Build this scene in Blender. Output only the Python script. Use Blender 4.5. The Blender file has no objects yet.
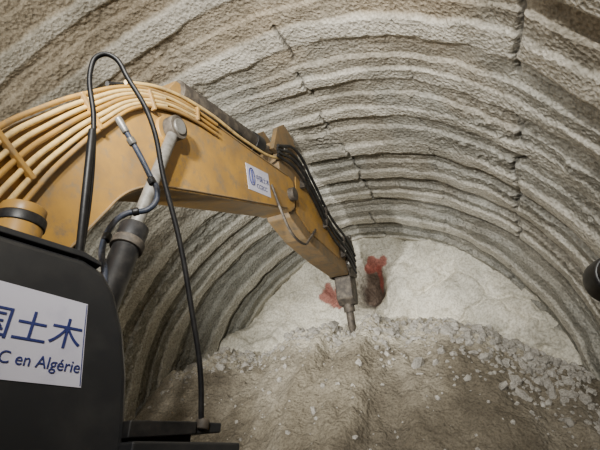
import bpy, bmesh, math, random
import numpy as np
from mathutils import Vector, Matrix
random.seed(4)
H=1.6
scene=bpy.context.scene
col=scene.collection

# ---------------- materials ----------------
def newmat(name):
    m=bpy.data.materials.new(name); m.use_nodes=True
    nt=m.node_tree; b=nt.nodes['Principled BSDF']
    return m,nt,b
def N(nt,t,**k):
    n=nt.nodes.new(t)
    for a,v in k.items(): setattr(n,a,v)
    return n
def worn(name,c1,c2,rough=.5,metal=0,scale=6,bump=.05,lo=.45,hi=.7,spec=.5,grime=None):
    m,nt,b=newmat(name)
    tc=N(nt,'ShaderNodeTexCoord')
    no=N(nt,'ShaderNodeTexNoise'); no.inputs['Scale'].default_value=scale; no.inputs['Detail'].default_value=8; no.inputs['Roughness'].default_value=.65
    nt.links.new(tc.outputs['Object'],no.inputs['Vector'])
    r=N(nt,'ShaderNodeValToRGB'); r.color_ramp.elements[0].position=lo; r.color_ramp.elements[1].position=hi
    r.color_ramp.elements[0].color=(*c1,1); r.color_ramp.elements[1].color=(*c2,1)
    nt.links.new(no.outputs['Fac'],r.inputs['Fac']); out=r.outputs['Color']
    if grime:
        n3=N(nt,'ShaderNodeTexNoise'); n3.inputs['Scale'].default_value=7; n3.inputs['Detail'].default_value=10; n3.inputs['Roughness'].default_value=.75
        nt.links.new(tc.outputs['Object'],n3.inputs['Vector'])
        r3=N(nt,'ShaderNodeValToRGB'); r3.color_ramp.elements[0].position=.50; r3.color_ramp.elements[1].position=.66
        r3.color_ramp.elements[0].color=(0,0,0,1); r3.color_ramp.elements[1].color=(.85,.85,.85,1)
        nt.links.new(n3.outputs['Fac'],r3.inputs['Fac'])
        mx=N(nt,'ShaderNodeMix',data_type='RGBA'); nt.links.new(r3.outputs['Color'],mx.inputs['Factor']); nt.links.new(out,mx.inputs['A']); mx.inputs['B'].default_value=(*grime,1)
        out=mx.outputs['Result']
    nt.links.new(out,b.inputs['Base Color'])
    b.inputs['Roughness'].default_value=rough; b.inputs['Metallic'].default_value=metal
    b.inputs['Specular IOR Level'].default_value=spec
    bp=N(nt,'ShaderNodeBump'); bp.inputs['Strength'].default_value=bump; bp.inputs['Distance'].default_value=.02
    nt.links.new(no.outputs['Fac'],bp.inputs['Height']); nt.links.new(bp.outputs['Normal'],b.inputs['Normal'])
    return m
M_yel=worn('yellow_paint',(.43,.235,.045),(.23,.14,.055),.40,0,1.4,.05,.38,.66,grime=(.18,.145,.10))
M_yeld=worn('yellow_paint_dusty',(.22,.14,.06),(.13,.105,.07),.6,0,4,.1,grime=(.10,.085,.065))
M_pipe=worn('pipe_paint',(.66,.45,.16),(.34,.24,.12),.33,0,8,.05)
M_dark=worn('dark_panel',(.020,.021,.023),(.036,.036,.036),.36,0,4,.04)
M_blk=worn('black_rubber',(.008,.008,.009),(.03,.028,.026),.45,0,10,.1)
M_hose=worn('blue_grey_hose',(.03,.04,.065),(.12,.12,.14),.5,0,14,.2)
M_steel=worn('steel',(.25,.24,.22),(.12,.11,.09),.4,.5,9,.1)
M_iron=worn('dirty_iron',(.05,.042,.034),(.15,.125,.095),.65,.2,7,.2)
M_white=worn('sticker_white',(.62,.61,.70),(.50,.49,.60),.45,0,5,.02)
M_blue=worn('sticker_ink',(.015,.025,.14),(.03,.04,.18),.5,0,5,0)
M_glass=worn('cab_glass',(.02,.03,.03),(.05,.06,.06),.1,0,5,0)

def rock_mat(name, use_attr=True, dark=(.2,.17,.13), mid=(.42,.38,.31), light=(.62,.59,.52), sc=1.3, vor=16, bump=.6, bdist=.04):
    m,nt,b=newmat(name)
    L=nt.links.new
    tc=N(nt,'ShaderNodeTexCoord')
    n1=N(nt,'ShaderNodeTexNoise'); n1.inputs['Scale'].default_value=sc; n1.inputs['Detail'].default_value=10; n1.inputs['Roughness'].default_value=.68
    n2=N(nt,'ShaderNodeTexNoise'); n2.inputs['Scale'].default_value=sc*14; n2.inputs['Detail'].default_value=6
    v=N(nt,'ShaderNodeTexVoronoi'); v.inputs['Scale'].default_value=vor
    for n in (n1,n2,v): L(tc.outputs['Object'],n.inputs['Vector'])
    r=N(nt,'ShaderNodeValToRGB'); e=r.color_ramp.elements
    e[0].position=.32; e[0].color=(*dark,1); e[1].position=.7; e[1].color=(*light,1)
    x=e.new(.5); x.color=(*mid,1)
    L(n1.outputs['Fac'],r.inputs['Fac'])
    mul=N(nt,'ShaderNodeMix',data_type='RGBA',blend_type='MULTIPLY'); mul.inputs['Factor'].default_value=.6
    g=N(nt,'ShaderNodeValToRGB'); g.color_ramp.elements[0].position=.35; g.color_ramp.elements[0].color=(.42,.40,.37,1); g.color_ramp.elements[1].position=.58
    L(n2.outputs['Fac'],g.inputs['Fac'])
    L(r.outputs['Color'],mul.inputs['A']); L(g.outputs['Color'],mul.inputs['B'])
    out=mul.outputs['Result']
    if use_attr:
        at=N(nt,'ShaderNodeAttribute'); at.attribute_name='tint'
        m2=N(nt,'ShaderNodeMix',data_type='RGBA',blend_type='MULTIPLY'); m2.inputs['Factor'].default_value=1
        L(out,m2.inputs['A']); L(at.outputs['Color'],m2.inputs['B']); out=m2.outputs['Result']
    L(out,b.inputs['Base Color']); b.inputs['Roughness'].default_value=.9
    ad=N(nt,'ShaderNodeMath',operation='ADD'); L(n2.outputs['Fac'],ad.inputs[0]); L(v.outputs['Distance'],ad.inputs[1])
    bp=N(nt,'ShaderNodeBump'); bp.inputs['Strength'].default_value=bump; bp.inputs['Distance'].default_value=bdist
    L(ad.outputs[0],bp.inputs['Height']); L(bp.outputs['Normal'],b.inputs['Normal'])
    return m
M_vault=rock_mat('shotcrete',True,(.40,.385,.345),(.54,.52,.475),(.68,.66,.61),sc=1.8,vor=18,bump=.6,bdist=.04)
M_face=rock_mat('face_rock',True,(.64,.61,.53),(.78,.755,.68),(.90,.88,.81),sc=1.6,vor=9,bump=.6)
M_muck=rock_mat('muck',True,(.26,.24,.205),(.36,.34,.295),(.48,.46,.41),sc=2.2,vor=14,bump=.7)
M_rock=rock_mat('loose_rock',False,(.27,.255,.225),(.40,.38,.34),(.55,.53,.48),sc=3,vor=20,bump=.4)
M_floor=rock_mat('floor_mud',False,(.10,.085,.07),(.17,.15,.12),(.26,.23,.19),sc=1.2,vor=10)

# ---------------- numpy noise ----------------
def _h(i,j,k,s):
    n=(i.astype(np.int64)*374761393+j.astype(np.int64)*668265263+k.astype(np.int64)*2147483647+s*974634777)&0xffffffff
    n=((n^(n>>13))*1274126177)&0xffffffff
    n=(n^(n>>16))&0xffffffff
    n=(n*2246822519)&0xffffffff
    n=n^(n>>15)
    return (n&0xffff)/65535.0
def vn(x,y,z,s=0):
    x,y,z=np.broadcast_arrays(x,y,z)
    i=np.floor(x);j=np.floor(y);k=np.floor(z)
    fx=x-i;fy=y-j;fz=z-k
    fx=fx*fx*(3-2*fx);fy=fy*fy*(3-2*fy);fz=fz*fz*(3-2*fz)
    i=i.astype(int);j=j.astype(int);k=k.astype(int)
    r=0
    for a in (0,1):
        for b_ in (0,1):
            for c in (0,1):
                w=(fx if a else 1-fx)*(fy if b_ else 1-fy)*(fz if c else 1-fz)
                r=r+w*_h(i+a,j+b_,k+c,s)
    return r-.5
def fbm(x,y,z,f,o=4,s=0,g=.5):
    r=0;A=1
    for q in range(o):
        r=r+A*vn(x*f+q*7.3,y*f+q*3.1,z*f-q*5.7,s+q); f*=2.03;A*=g
    return r
def ss(a,b,x):
    t=np.clip((x-a)/(b-a),0,1); return t*t*(3-2*t)

def grid_mesh(name,V,nu,nv,mat,tint=None,keep=None,flip=False):
    ii,jj=np.meshgrid(np.arange(nu-1),np.arange(nv-1),indexing='ij')
    a=(ii*nv+jj).ravel(); q=np.stack([a,a+1,a+nv+1,a+nv],1)
    if flip: q=q[:,::-1]
    if keep is not None: q=q[keep[q].all(1)]
    me=bpy.data.meshes.new(name)
    me.vertices.add(len(V)); me.vertices.foreach_set('co',V.astype(np.float32).ravel())
    me.loops.add(q.size); me.loops.foreach_set('vertex_index',q.astype(np.int32).ravel())
    me.polygons.add(len(q)); me.polygons.foreach_set('loop_start',np.arange(0,q.size,4,dtype=np.int32))
    me.update(calc_edges=True); me.validate()
    if tint is not None:
        at=me.attributes.new('tint','FLOAT_COLOR','POINT')
        at.data.foreach_set('color',np.concatenate([tint,np.ones((len(tint),1))],1).astype(np.float32).ravel())
    me.polygons.foreach_set('use_smooth',np.ones(len(me.polygons),dtype=bool))
    if keep is not None:
        bm=bmesh.new(); bm.from_mesh(me)
        bmesh.ops.delete(bm,geom=[v for v in bm.verts if not v.link_faces],context='VERTS')
        bm.to_mesh(me); bm.free()
    me.materials.append(mat)
    o=bpy.data.objects.new(name,me); col.objects.link(o); return o

# ---------------- tunnel vault ----------------
CX=-2.75; CZ=1.27+H; R=4.72; FY=10.8
LEG=CZ+.15
ns=760
s=np.linspace(-LEG,math.pi*R+LEG,ns)
ys=np.concatenate([np.linspace(-7,.6,60)[:-1],np.linspace(.6,11.15,560)])
S,Y=np.meshgrid(s,ys,indexing='ij')
th=np.clip(S/R,0,math.pi)
nx,nz=np.cos(th),np.sin(th)
bx=CX+R*nx; bz=CZ+R*nz
low=S<0; bz=np.where(low,CZ+S,bz)
hi=S>math.pi*R; bz=np.where(hi,CZ-(S-math.pi*R),bz)
P=.94
Yw=Y+.07*np.sin(Y*2.3+.6)+.04*np.sin(Y*5.3)+.18*fbm(bx,Y,bz,.40,2,11)+.07*fbm(bx,Y,bz,1.8,4,21)
ph=((Yw+.25)/P)%1.0
d=np.abs(ph-.5)*P
strength=.50+.9*ss(-.25,.18,fbm(bx,Y,bz,.55,3,17))
farness=ss(6.0,9.0,Y)
strength=np.clip(strength+.45*farness,0,1.12)
edge=.16+.08*fbm(bx,Y,bz,1.6,4,23)
rib=(1-ss(-.04,.045,d-edge))
rough=1-rib*.95*np.clip(strength,0,1)
patch=ss(-.12,.15,fbm(bx,Y,bz,.7,2,31))*(1-rib*np.clip(strength,0,1))
l1=np.maximum(0,vn(bx*9,Y*9,bz*9,5)); l2=np.maximum(0,vn(bx*19,Y*19,bz*19,6)); l3=vn(bx*30,Y*30,bz*30,7)
lat=(1-.45*farness)
off=rib*.060*strength + rough*lat*((l1*.06+l2*.065)*(.20+1.05*patch)+l3*.014*(.4+patch)) + .10*fbm(bx,Y,bz,.7,3,41)+ .035*fbm(bx,Y,bz,2.6,4,51)*rough
off+= -.07*(ph-.5)*(1+.8*farness)*(.45+.55*np.clip(strength,0,1))
off+= ss(8.3,10.4,Y)*(.10+.34*np.abs(nx))
gro=np.exp(-((ph-.80)/.03)**2)*(np.maximum(0,vn(bx*1.7,Y*1.7,bz*1.7,61)+.05)*2.0+.8*farness)
off+= -.035*gro
def seam(ang,w,sd):
    c=(th-ang)*R+.26*fbm(Y*0+ang,Y,Y*0,1.4,5,sd,.6)
    return np.exp(-(c/w)**2)*ss(-.10,.12,vn(Y*3.1,Y*0+3,Y*0,sd+5)+.10)
sm=np.maximum(seam(math.radians(38),.032,71),seam(math.radians(81),.026,81)*.9)
sm=np.maximum(sm,seam(math.radians(59),.014,85)*.5)
off-=.08*sm
X3=bx-off*nx; Z3=bz-off*nz
V=np.stack([X3,Y,Z3],-1).reshape(-1,3)
grey=np.array([.82,.825,.785]); tan=np.array([.80,.70,.56]); lt=np.array([1.22,1.20,1.13]); dk=np.array([.58,.59,.56])
warm=(1-ss(2.8,5.0,Y+1.2*fbm(bx,Y,bz,.5,3,91)))
warm=np.clip(warm+.35*ss(.0,.25,fbm(bx,Y,bz,.8,3,95)),0,1)
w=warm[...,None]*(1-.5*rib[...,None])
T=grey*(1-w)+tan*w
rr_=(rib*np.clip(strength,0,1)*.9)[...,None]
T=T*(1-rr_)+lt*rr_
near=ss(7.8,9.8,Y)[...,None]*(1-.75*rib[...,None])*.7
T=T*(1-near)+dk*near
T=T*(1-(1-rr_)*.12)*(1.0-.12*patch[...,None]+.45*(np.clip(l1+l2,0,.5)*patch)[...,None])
left_shade=(ss(.15,.75,-nx+.35*fbm(bx,Y,bz,.8,3,97)))[...,None]*.6  # shade painted into the lining colour along the left wall
T=T*(1-left_shade)+T*np.array([.66,.68,.66])*left_shade
T=T*(1-.72*sm[...,None])
T=T*(1-.42*np.clip(gro,0,1))[...,None]
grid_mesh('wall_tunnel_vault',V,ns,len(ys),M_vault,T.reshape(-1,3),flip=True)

# ---------------- tunnel face ----------------
fx=np.linspace(CX-5,CX+5,360); fz=np.linspace(.5,CZ+5,300)
FX,FZ=np.meshgrid(fx,fz,indexing='ij')
rr=np.hypot(FX-CX,np.maximum(FZ-CZ,0))
dome=.55*ss(2.2,4.9,rr)
fy=FY+.25-dome+.60*fbm(FX,FZ,FX*0,.7,4,101)+.20*fbm(FX,FZ,FX*0,3,4,111)
rid=np.abs(fbm(FX+FZ*.4,FZ-FX*.3,FX*0,1.1,3,121)); fy+=.09*np.exp(-(rid/.05)**2)
zr=FZ-H
fy-=.55*(1-ss(3.0,4.3,zr))
wob=.9*fbm(FX,FZ,FX*0,2.5,3,115)
hole=np.exp(-((((FX+2.70)/.38)**2+((zr-4.50)/.55)**2)*(1+wob))**1.5); fy+=.6*hole
fy-=.25*np.exp(-(((FX+2.0)/.35)**2+((zr-4.2)/.4)**2))
V=np.stack([FX,fy,FZ],-1).reshape(-1,3)
keep=(np.hypot(FX-CX,np.maximum(FZ-CZ,0))<4.80).ravel()
T=np.ones(FX.shape+(3,))*np.array([1.0,.985,.92])
gr=ss(.05,.35,fbm(FX,FZ,FX*0,.8,4,131))[...,None]; T=T*(1-gr)+np.array([.72,.71,.66])*gr
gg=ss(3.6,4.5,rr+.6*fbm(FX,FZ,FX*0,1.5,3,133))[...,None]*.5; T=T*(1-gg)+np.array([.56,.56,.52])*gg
def blob(x,z,rx,rz,sd):
    q=((FX-x)/rx)**2+((zr-z)/rz)**2+1.2*fbm(FX,FZ,FX*0,5,4,sd)
    return (1-ss(.7,1.1,q))[...,None]
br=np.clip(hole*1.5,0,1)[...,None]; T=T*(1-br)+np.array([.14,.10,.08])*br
for (x,z,rx,rz,sd) in ((-3.84,4.38,.36,.36,141),(-2.50,5.10,.34,.16,151),(-2.45,4.75,.10,.3,154)):
    bl=blob(x,z,rx,rz,sd)*.85; T=T*(1-bl)+np.array([.42,.10,.08])*bl
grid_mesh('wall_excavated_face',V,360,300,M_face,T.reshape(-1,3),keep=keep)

# ---------------- muck slope ----------------
mx=np.linspace(-7.4,1.9,400); my=np.linspace(3.5,10.9,380)
MX,MY=np.meshgrid(mx,my,indexing='ij')
def muck_h(MX,MY,fine=True):
    u=(MX+3.0)/4.5
    c=2.9-1.25*u*u+.25*fbm(MX,MX*0,MX*0,.9,3,201)
    yc=9.45-1.1*np.maximum(-u,0)**2+.5*fbm(MX,MX*0+4,MX*0,.6,3,205)
    front=c-(yc-MY)*1.12
    back=c+(MY-yc)*.25
    k=.25
    h=-k*np.log(np.exp(-front/k)+np.exp(-back/k))
    h=np.maximum(h,-1.62)+.30*fbm(MX,MY,MX*0,.7,3,211)*ss(-1.7,-.6,h)
    if fine:
        h+= .38*fbm(MX*1.6,MY*.45,MX*0,1,3,215)*ss(-1.5,0,h)
        h+= .16*fbm(MX,MY,h,3.5,4,221)
        h+= .14*np.maximum(0,vn(MX*8,MY*8,h*8,231))*ss(8,9,MY)
        h+= .09*np.maximum(0,vn(MX*13,MY*13,h*13,233))
    return h
hm=muck_h(MX,MY)
V=np.stack([MX,MY,hm+H],-1).reshape(-1,3)
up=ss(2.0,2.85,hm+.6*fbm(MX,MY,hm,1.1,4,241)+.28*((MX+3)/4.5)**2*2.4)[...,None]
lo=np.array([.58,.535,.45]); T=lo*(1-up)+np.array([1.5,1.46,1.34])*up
st=ss(.02,.3,fbm(MX*1.3,MY*.5,hm*.5,1.2,3,251))[...,None]*(1-up)*.5
T=T*(1-st)+np.array([.88,.84,.76])*st
wet=ss(.0,.22,fbm(MX*1.5,MY*.35,hm*.3,.9,3,261))[...,None]*(1-up)*.65
T=T*(1-wet)+np.array([.32,.285,.23])*wet
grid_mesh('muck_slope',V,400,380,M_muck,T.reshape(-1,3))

# loose rubble (one object)
bm=bmesh.new()
def add_rock(bm,p,r):
    res=bmesh.ops.create_icosphere(bm,subdivisions=1,radius=1)
    rot=Matrix.Rotation(random.uniform(0,6.3),3,Vector((random.random()-.5,random.random()-.5,random.random()-.5)).normalized())
    sc=Vector((random.uniform(.7,1.3),random.uniform(.7,1.2),random.uniform(.5,.9)))
    for v in res['verts']:
        c=v.co.copy()*random.uniform(.8,1.15)
        v.co=rot@Vector((c.x*sc.x,c.y*sc.y,c.z*sc.z))*r+p
P_=[]
for i in range(2200):
    x=random.uniform(-6.9,1.4)
    u=(x+3)/4.5
    yc=9.45-1.1*max(-u,0)**2
    if i<1250: y=yc+random.gauss(.2,.38)
    elif i<1850:
        x=random.triangular(-1.6,1.5,1.3); y=random.gauss(9.2,.55)
    else: y=random.uniform(6.0,9.5)
    y=min(y,10.1)
    r=min(.14,.018+random.expovariate(34))
    if i>=1850: r*=.7
    P_.append((x,y,r))
A=np.array(P_); zz=muck_h(A[:,0],A[:,1])+H
for (x,y,r),z in zip(P_,zz): add_rock(bm,Vector((x,y,z)),r)
me=bpy.data.meshes.new('loose_rubble'); bm.to_mesh(me); bm.free(); me.materials.append(M_rock)
o=bpy.data.objects.new('loose_rubble',me); col.objects.link(o)

# floor
gx=np.linspace(-8,2.4,120); gy=np.linspace(-7,6.5,140)
GX,GY=np.meshgrid(gx,gy,indexing='ij')
V=np.stack([GX,GY,.05*fbm(GX,GY,GX*0,1.2,4,301)],-1).reshape(-1,3)
grid_mesh('floor',V,120,140,M_floor)

# ---------------- excavator ----------------
exc=bpy.data.objects.new('excavator',None); col.objects.link(exc)
arm=bpy.data.objects.new('arm',None); col.objects.link(arm); arm.parent=exc
piv=Vector((-3.08,2.4,0)); arm.matrix_world=Matrix.Translation(piv)@Matrix.Rotation(math.radians(-1.9),4,'Z')@Matrix.Translation(-piv)
PAR=[arm]
def fin(o,mat,parent=None,smooth=False,bevel=0):
    if mat: o.data.materials.append(mat)
    o.parent=parent or PAR[0]; col.objects.link(o)
    if bevel:
        b=o.modifiers.new('b','BEVEL'); b.width=bevel; b.segments=3; b.limit_method='ANGLE'; b.angle_limit=math.radians(25)
    return o
def prism(name,prof,x0,x1,mat,bevel=.015,parent=None,frame=None):
    bm=bmesh.new()
    f=frame or (lambda a,z,w:(w,a,z+H))
    A=[bm.verts.new(f(a,z,x0)) for a,z in prof]; B=[bm.verts.new(f(a,z,x1)) for a,z in prof]
    bm.faces.new(A); bm.faces.new(B[::-1]); n=len(prof)
    for i in range(n): bm.faces.new((A[i],B[i],B[(i+1)%n],A[(i+1)%n]))
    bmesh.ops.recalc_face_normals(bm,faces=bm.faces)
    me=bpy.data.meshes.new(name); bm.to_mesh(me); bm.free()
    return fin(bpy.data.objects.new(name,me),mat,parent,False,bevel)
def cyl(name,p0,p1,r,mat,r2=None,seg=28,parent=None,bevel=.008):
    p0=Vector(p0);p1=Vector(p1);p0.z+=H;p1.z+=H
    d=p1-p0; bm=bmesh.new()
    q=d.to_track_quat('Z','Y').to_matrix().to_4x4(); q.translation=(p0+p1)/2
    bmesh.ops.create_cone(bm,cap_ends=True,segments=seg,radius1=r,radius2=r if r2 is None else r2,depth=d.length,matrix=q)
    me=bpy.data.meshes.new(name); bm.to_mesh(me); bm.free()
    o=fin(bpy.data.objects.new(name,me),mat,parent,False,bevel)
    for p in me.polygons: p.use_smooth=len(p.vertices)==4
    return o
def tube(name,pts,r,mat,parent=None):
    cu=bpy.data.curves.new(name,'CURVE'); cu.dimensions='3D'; cu.bevel_depth=r; cu.bevel_resolution=4; cu.use_fill_caps=True
    sp=cu.splines.new('BEZIER'); sp.bezier_points.add(len(pts)-1)
    for b,p in zip(sp.bezier_points,pts):
        b.co=(p[0],p[1],p[2]+H); b.handle_left_type=b.handle_right_type='AUTO'
    cu.materials.append(mat)
    o=bpy.data.objects.new(name,cu); o.parent=parent or PAR[0]; col.objects.link(o); return o
def box(name,c,d,mat,bevel=.01,rotx=0,parent=None):
    bm=bmesh.new(); bmesh.ops.create_cube(bm,size=1,matrix=Matrix.Translation((c[0],c[1],c[2]+H))@Matrix.Rotation(rotx,4,'X')@Matrix.Diagonal((*d,1)))
    me=bpy.data.meshes.new(name); bm.to_mesh(me); bm.free()
    return fin(bpy.data.objects.new(name,me),mat,parent,False,bevel)

XN,XF=-2.80,-3.36
def cr(pts,n=6):
    out=[]
    for i in range(len(pts)-1):
        p0=pts[max(i-1,0)];p1=pts[i];p2=pts[i+1];p3=pts[min(i+2,len(pts)-1)]
        for k in range(n):
            t=k/n
            out.append(tuple(.5*((2*p1[j])+(-p0[j]+p2[j])*t+(2*p0[j]-5*p1[j]+4*p2[j]-p3[j])*t*t+(-p0[j]+3*p1[j]-3*p2[j]+p3[j])*t**3) for j in (0,1)))
    out.append(pts[-1]); return out
topk=[(1.0,.55),(1.02,1.2),(1.25,2.02),(1.45,2.40),(1.77,2.89),(2.13,3.36),(2.58,3.72),(3.21,3.98),(4.47,4.31),(5.6,4.62)]
top=cr(topk,5)
tip=[(5.82,4.60),(5.95,4.4),(5.92,4.1),(5.78,3.94)]
bot=cr([(5.6,3.88),(4.06,3.16),(3.43,2.86),(2.75,2.52),(2.40,2.22),(2.2,1.85),(1.98,1.40),(1.6,.75),(1.35,.42)],5)
prism('boom',top+tip+bot,XN,XF,M_yel,.02)
tube('boom_top_seam',[(XN+.004,a,z-.04) for a,z in top[::3]],.012,M_yeld)
tube('boom_bottom_seam',[(XN+.004,a,z+.035) for a,z in bot[::3]],.012,M_yeld)
cyl('boom_tip_pin',(XN+.10,5.72,4.25),(XF-.10,5.72,4.25),.12,M_iron)
cyl('boom_foot_pin',(XN+.15,1.2,.6),(XF-.15,1.2,.6),.13,M_steel)
cyl('boom_cylinder_pin',(XN+.20,2.72,3.26),(XF-.20,2.72,3.26),.09,M_steel)
cyl('boom_pin_boss',(XN+.04,2.72,3.26),(XF-.04,2.72,3.26),.17,M_yel)
for sgn,xc in ((1,XN+.12),(-1,XF-.12)):
    cyl('lift_eye',(xc-.06,2.72,3.26),(xc+.06,2.72,3.26),.135,M_iron)
    cyl('lift_rod',(xc,2.72,3.26),(xc,2.45,1.75),.06,M_steel)
    cyl('lift_gland',(xc,2.475,1.9),(xc,2.44,1.68),.125,M_blk)
    cyl('lift_gland_ring',(xc,2.45,1.74),(xc,2.43,1.66),.14,M_iron)
    cyl('lift_barrel',(xc,2.44,1.7),(xc,2.15,.0),.115,M_blk)
xm=(XN+XF)/2
prism('stick_cylinder_bracket',[(2.6,3.7),(2.8,4.2),(3.05,4.25),(3.35,4.0)],xm-.18,xm+.18,M_yel)
cyl('stick_barrel',(xm+.1,2.9,4.14),(xm+.1,4.7,4.70),.15,M_iron)
cyl('stick_gland',(xm+.1,4.6,4.67),(xm+.1,4.85,4.75),.17,M_blk)
cyl('stick_rod',(xm+.1,4.8,4.73),(xm+.1,5.55,5.12),.07,M_steel)
def offs(path,o):
    out=[]
    for i,(a,z) in enumerate(path):
        p=path[max(i-1,0)];q=path[min(i+1,len(path)-1)]
        tx,tz=q[0]-p[0],q[1]-p[1]; l=math.hypot(tx,tz); out.append((a+tz/l*o,z-tx/l*o))
    return out
for k in range(7):
    o0=-.03+.062*k
    path=[(1.0,.7),(1.04,1.3),(1.25,2.02),(1.45,2.40),(1.77,2.89),(2.13,3.33),(2.55,3.64),(3.05,3.86),(3.5,3.99)]
    fs=[1.35,1.3,1.2,1.05,.8,.55,.45,.4,.4]
    pts=[]
    for i,((a,z),f) in enumerate(zip(path,fs)):
        q=offs(path,o0*f)[i]; pts.append((XN+.035,q[0],q[1]))
    pts=pts[:9-(k%3)]
    tube('boom_pipe_%d'%(k+1),pts,.022,M_pipe if k%3 else M_yel)
for (a,z,l,an) in ((1.27,1.98,.46,-.50),(1.72,2.76,.34,-.60),(2.30,3.44,.22,-.9),(3.0,3.86,.18,-1.3)):
    box('pipe_clamp',(XN+.05,a+.09,z-.03),(.06,l,.04),M_yel,.01,an)
tube('boom_hose',[(XN-.02,2.1,3.42),(XN-.02,2.6,3.80),(XN-.02,3.3,4.10),(XN-.05,4.3,4.38),(XN-.05,5.2,4.72),(XN-.02,5.7,5.1)],.024,M_pipe)
tube('boom_hose_top',[(XN-.15,2.0,3.36),(XN-.15,2.3,3.62),(XN-.12,2.7,3.92),(XN-.1,3.4,4.2),(XN-.08,4.2,4.45)],.026,M_blk)
# stick
SN,SF=-2.86,-3.30
stick=[(5.30,4.95),(5.40,5.30),(5.85,5.38),(6.6,5.10),(8.75,4.42),(8.9,4.2),(8.78,3.95),(7.6,3.82),(6.5,3.78),(5.85,3.88),(5.6,4.1)]
prism('stick',stick,SN,SF,M_yeld,.02)
prism('stick_side_plate',[(6.0,4.85),(6.7,4.85),(8.2,4.45),(8.2,4.1),(6.6,3.98),(6.05,4.1)],SN+.02,SN,M_yel,.008)
ear=[(5.10,4.85),(5.22,5.42),(5.45,5.68),(5.85,5.62),(6.1,5.3),(5.8,5.0)]
prism('stick_ear',ear,SN+.04,SN-.05,M_yeld,.01)
prism('stick_ear_far',ear,SF+.05,SF-.04,M_yeld,.01)
cyl('stick_pin',(SN+.08,5.5,5.1),(SF-.08,5.5,5.1),.08,M_steel)
cyl('tool_barrel',(xm,6.0,5.48),(xm,7.6,5.18),.12,M_iron)
cyl('tool_rod',(xm,7.6,5.18),(xm,8.85,4.92),.06,M_steel)
prism('tool_cylinder_foot',[(5.7,5.1),(5.85,5.6),(6.15,5.6),(6.4,5.1)],xm-.15,xm+.15,M_iron)
for k,(dz,dx) in enumerate(((.0,.0),(.14,.02),(-.16,.03),(-.30,.02))):
    tube('stick_hose_%d'%(k+1),[(SN+.05+dx,5.2,4.9+dz*.5),(SN+.10+dx,5.8,5.15+dz),(SN+.09+dx,6.6,4.97+dz),(SN+.06+dx,7.6,4.67+dz),(SN+.10+dx,8.5,4.52+dz),(SN+.12,9.0,4.35+dz)],.028,M_blk)
for yy,zz_ in ((6.2,4.95),(7.3,4.65),(8.3,4.42)):
    box('hose_clamp',(SN+.07,yy,zz_),(.10,.06,.5),M_iron,.008)
tube('hanging_hose',[(XN+.03,5.0,4.0),(XN+.08,5.25,3.65),(XN+.10,5.6,3.40),(XN+.10,6.05,3.42),(SN+.07,6.5,3.75),(SN+.06,6.8,4.1)],.022,M_iron)
for xx in (SN+.03,SF-.03):
    cyl('link_rod',(xx,8.25,4.35),(xx,8.9,4.95),.05,M_iron)
cyl('link_pin',(SN+.08,8.88,4.93),(SF-.08,8.88,4.93),.07,M_steel)
cyl('tool_pin',(SN+.08,8.75,4.2),(SF-.08,8.75,4.2),.09,M_steel)
bk=[(8.62,4.15),(8.78,4.95),(9.0,5.02),(9.22,4.8),(9.3,4.3),(9.28,4.05),(8.85,3.95)]
prism('breaker_bracket',bk,SN+.04,SN,M_iron,.01)
prism('breaker_bracket_far',bk,SF,SF-.04,M_iron,.01)
prism('breaker_body',[(8.85,4.55),(9.25,4.6),(9.48,3.60),(9.44,3.45),(9.22,3.40),(9.06,3.52)],SN-.02,SF+.02,M_iron,.03)
cyl('breaker_collar',(xm,9.28,3.55),(xm,9.37,3.28),.13,M_iron)
cyl('breaker_chisel',(xm,9.30,3.5),(xm,9.48,2.95),.09,M_iron)
cyl('breaker_chisel_point',(xm,9.48,2.95),(xm,9.55,2.72),.09,M_iron,r2=.015)

def frame_text(name,body,origin,ux,uy,size,mat,align='LEFT',ext=.001,parent=None,sx=1):
    cu=bpy.data.curves.new(name,'FONT'); cu.body=body; cu.size=size; cu.extrude=ext; cu.align_x=align; cu.materials.append(mat)
    o=bpy.data.objects.new(name,cu)
    ux=Vector(ux).normalized();uy=Vector(uy).normalized();n=ux.cross(uy)
    m=Matrix((ux*sx,uy,n)).transposed().to_4x4(); m.translation=(origin[0],origin[1],origin[2]+H)
    o.parent=parent or PAR[0]; o.matrix_local=m; col.objects.link(o); return o
ca,sa=math.cos(.34),math.sin(.34)
def lab(u,v): return (4.66+u*ca-v*sa,3.86+u*sa+v*ca)
prism('boom_label',[lab(-.34,-.20),lab(.34,-.20),lab(.34,.20),lab(-.34,.20)],XN+.006,XN,M_white,0)
frame_text('boom_label_text','中国土木',(XN+.009,*lab(-.09,.0)),(0,ca,sa),(0,-sa,ca),.105,M_blue,'LEFT')
frame_text('boom_label_text_small','CCECC',(XN+.009,*lab(-.09,-.13)),(0,ca,sa),(0,-sa,ca),.10,M_blue,'LEFT')
tube('boom_label_logo',[(XN+.010,*lab(-.21+.075*math.cos(t),.02+.13*math.sin(t))) for t in np.linspace(0,6.2,14)],.007,M_blue)
tube('boom_label_logo_bar',[(XN+.010,*lab(-.21,.12)),(XN+.010,*lab(-.21,-.08))],.012,M_blue)

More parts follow.
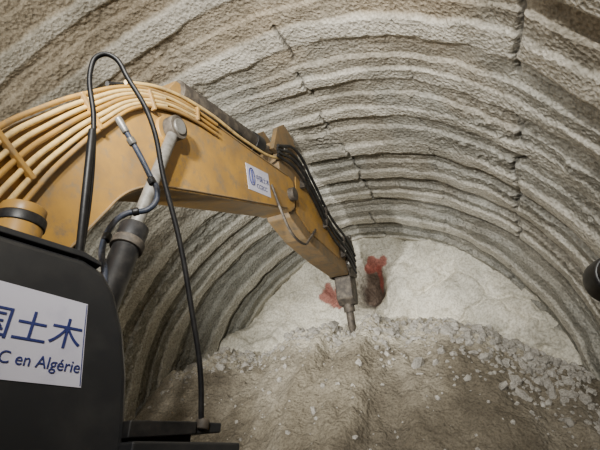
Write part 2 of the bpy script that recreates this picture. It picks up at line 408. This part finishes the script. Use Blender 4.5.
PAR[0]=exc
O=Vector((-1.51,1.09,0)); U=Vector((.37,.93,0)).normalized(); NN=U.cross(Vector((0,0,1)))
def fr(a,z,w): p=O+U*a+NN*w; return (p.x,p.y,z+H)
body=[(-1.9,.80),(.06,.785),(.15,.755),(.22,.67),(.29,.52),(.34,.35),(.375,.14),(.385,-.1),(.385,-.55),(-1.9,-.55)]
prism('side_tool_box',body,0,-.62,M_dark,.028,frame=fr)
prism('tool_box_lid_trim',[(-1.9,.83),(.05,.815),(.13,.79),(.13,.775),(.05,.79),(-1.9,.80)],.006,-.62,M_dark,.004,frame=fr)
prism('company_sticker',[(-.75,.27),(.165,.285),(.115,.60),(-.75,.63)],.004,.0005,M_white,0,frame=fr)
tube('sticker_border',[(lambda q:(q[0],q[1],q[2]-H))(fr(a,z,.0045)) for a,z in [(.16,.29),(.135,.44),(.112,.595)]],.0018,M_blue)
def at(a,z,w=.006): q=fr(a,z,w); return (q[0],q[1],q[2]-H)
frame_text('sticker_characters','中国土木',at(.125,.425),U,(0,0,1),.122,M_blue,'RIGHT',.0018)
frame_text('sticker_latin','CCECC en Algérie',at(.145,.335),U,(0,0,1),.060,M_blue,'RIGHT',.0018,sx=.90)
prism('second_sticker',[(-.75,-.2),(-.10,-.2),(-.10,.04),(-.75,.04)],.004,.0005,M_white,0,frame=fr)
prism('step_plate',[(.36,.12),(.66,.15),(.66,.20),(.36,.185)],.05,-.35,M_blk,.006,frame=fr)
prism('step_plate_end',[(.60,.145),(.80,.165),(.80,.205),(.60,.20)],.03,-.22,M_dark,.006,frame=fr)
prism('step_bracket',[(.36,-.1),(.86,-.02),(.86,.125),(.36,.11)],.10,-.30,M_dark,.010,frame=fr)
prism('step_web',[(.37,-.05),(.70,.0),(.70,.16),(.37,.15)],-.05,-.28,M_blk,.006,frame=fr)
cyl('rail_foot',(-1.225,1.725,.17),(-1.224,1.73,.215),.03,M_iron)
tube('handrail',[(-1.52,1.15,.75),(-1.515,1.10,1.1),(-1.50,1.0,1.45),(-1.49,.90,1.70),(-1.46,.895,1.755),(-1.41,.92,1.765),(-1.35,1.01,1.66),(-1.29,1.14,1.49),(-1.27,1.28,1.22),(-1.24,1.42,.95),(-1.22,1.55,.65),(-1.21,1.65,.405),(-1.225,1.725,.17)],.0125,M_blk)
cyl('rail_sleeve',(-1.518,1.14,.78),(-1.503,1.01,1.40),.017,M_blk)
tube('grease_hose',[(-1.75,1.38,1.79),(-1.71,1.46,1.69),(-1.66,1.55,1.55),(-1.62,1.60,1.44),(-1.64,1.59,1.335),(-1.75,1.52,1.28),(-1.765,1.457,1.16),(-1.75,1.43,1.01),(-1.68,1.42,.87),(-1.62,1.40,.68)],.017,M_hose)
for a,b_ in (((-1.655,1.555,1.53),(-1.64,1.575,1.49)),((-1.69,1.56,1.31),(-1.72,1.54,1.295)),((-1.76,1.45,1.12),(-1.758,1.442,1.07))):
    cyl('hose_clip',a,b_,.024,M_blk)
cyl('hose_fitting',(-1.78,1.33,1.86),(-1.745,1.39,1.775),.022,M_steel)
cyl('hose_fitting_nut',(-1.735,1.41,1.75),(-1.72,1.44,1.715),.028,M_steel,seg=6)
cyl('filler_neck',(-2.60,1.50,.7),(-2.60,1.47,1.42),.14,M_yel)
cyl('filler_band',(-2.60,1.473,1.36),(-2.60,1.47,1.43),.15,M_blk)
cyl('filler_cap',(-2.60,1.47,1.43),(-2.60,1.467,1.50),.135,M_yel)
box('revolving_frame',(-3.05,-.75,-.50),(2.9,4.3,.22),M_dark,.03)
box('engine_house',(-3.05,-1.9,.12),(2.8,1.9,1.05),M_yel,.06)
box('counterweight',(-3.05,-3.1,.0),(2.9,.6,1.2),M_yel,.12)
prism('cab',[(-.9,-.4),(1.0,-.4),(1.0,.3),(.75,1.35),(-.8,1.4),(-.9,1.2)],-4.5,-3.65,M_yel,.05)
prism('cab_glass_front',[(.86,.35),(1.03,.35),(.80,1.25),(.74,1.25)],-4.4,-3.75,M_glass,.005)
prism('cab_side_window',[(-.6,.35),(.8,.35),(.62,1.2),(-.6,1.22)],-3.66,-3.63,M_glass,.005)
prism('boom_foot_bracket',[(.7,-.45),(.9,.9),(1.4,.95),(2.4,.1),(2.4,-.45)],XN+.06,XN+.02,M_yel,.01)
prism('boom_foot_bracket_far',[(.7,-.45),(.9,.9),(1.4,.95),(2.4,.1),(2.4,-.45)],XF-.02,XF-.06,M_yel,.01)
cyl('swing_bearing',(-3.05,-.6,-.85),(-3.05,-.6,-.6),.65,M_iron)
box('undercarriage_frame',(-3.05,-.6,-1.0),(1.9,1.6,.3),M_iron,.03)
for tx in (-4.25,-1.85):
    r=.42; loop=[]
    for k in range(13): a=-math.pi/2+math.pi*k/12; loop.append((1.3+r*math.cos(a),-1.13+r*math.sin(a)))
    for k in range(13): a=math.pi/2+math.pi*k/12; loop.append((-2.5+r*math.cos(a),-1.13+r*math.sin(a)))
    prism('track',loop,tx-.28,tx+.28,M_iron,.01)
    for k in range(16):
        yy=-2.5+3.8*k/15
        box('track_pad',(tx,yy,-.70),(.60,.16,.04),M_iron,.004); box('track_pad_low',(tx,yy,-1.565),(.60,.16,.03),M_iron,.004)
    for yy in (-2.5,1.3): cyl('track_wheel',(tx-.32,yy,-1.13),(tx+.32,yy,-1.13),.3,M_dark)

# ---------------- floodlight on stand at right ----------------
fl=bpy.data.objects.new('floodlight',None); col.objects.link(fl); PAR[0]=fl
hp=Vector((.77,2.85,.985))
cyl('lamp_housing',hp+Vector((-.02,-.05,0)),hp+Vector((-.05,.13,.02)),.13,M_blk,r2=.14,bevel=.02)
cyl('lamp_back',hp+Vector((0,-.13,0)),hp+Vector((-.02,-.04,0)),.07,M_blk,r2=.125,bevel=.02)
cyl('stand_pole',hp+Vector((.0,0,-.12)),(.77,2.85,-1.1),.022,M_blk)
for a in (0,2.1,4.2):
    cyl('stand_leg',(.77,2.85,-.9),(.77+.45*math.cos(a),2.85+.45*math.sin(a),-1.59),.016,M_blk)

# ---------------- lights ----------------
def spot(name,loc,tgt,power,size,color,blend=.6,rad=.12):
    l=bpy.data.lights.new(name,'SPOT'); l.energy=power; l.spot_size=math.radians(size); l.spot_blend=blend; l.color=color; l.shadow_soft_size=rad
    o=bpy.data.objects.new(name,l); o.location=(loc[0],loc[1],loc[2]+H); 
    d=Vector(tgt)-Vector(loc); o.rotation_euler=d.to_track_quat('-Z','Y').to_euler(); col.objects.link(o); return o
spot('cab_work_light',(-4.3,1.1,1.6),(-2.7,10.8,4.7),2700,62,(1,.985,.94),.9)
spot('face_fill_light',(-1.4,-.6,2.6),(-2.6,10.8,4.9),2100,80,(1,.98,.93),.9,.15)  # spot added to brighten the face, hung clear of the boom
spot('site_lamp',(.6,-2.5,2.6),(-2.0,5.5,5.2),2100,120,(1,.97,.91),.9,.12)
spot('site_lamp_left',(-5.6,-1.5,2.4),(-3.5,5.0,5.2),650,110,(1,.95,.87),.9,.2)
w=bpy.data.worlds.new('world'); scene.world=w; w.use_nodes=True
w.node_tree.nodes['Background'].inputs[0].default_value=(.95,.96,1,1); w.node_tree.nodes['Background'].inputs[1].default_value=.36

cam=bpy.data.cameras.new('camera'); co=bpy.data.objects.new('camera',cam); col.objects.link(co)
co.location=(0,0,H); co.rotation_euler=(math.radians(120),0,math.radians(23.7)); cam.lens=26.0; cam.sensor_width=36; cam.clip_start=.02
scene.camera=co
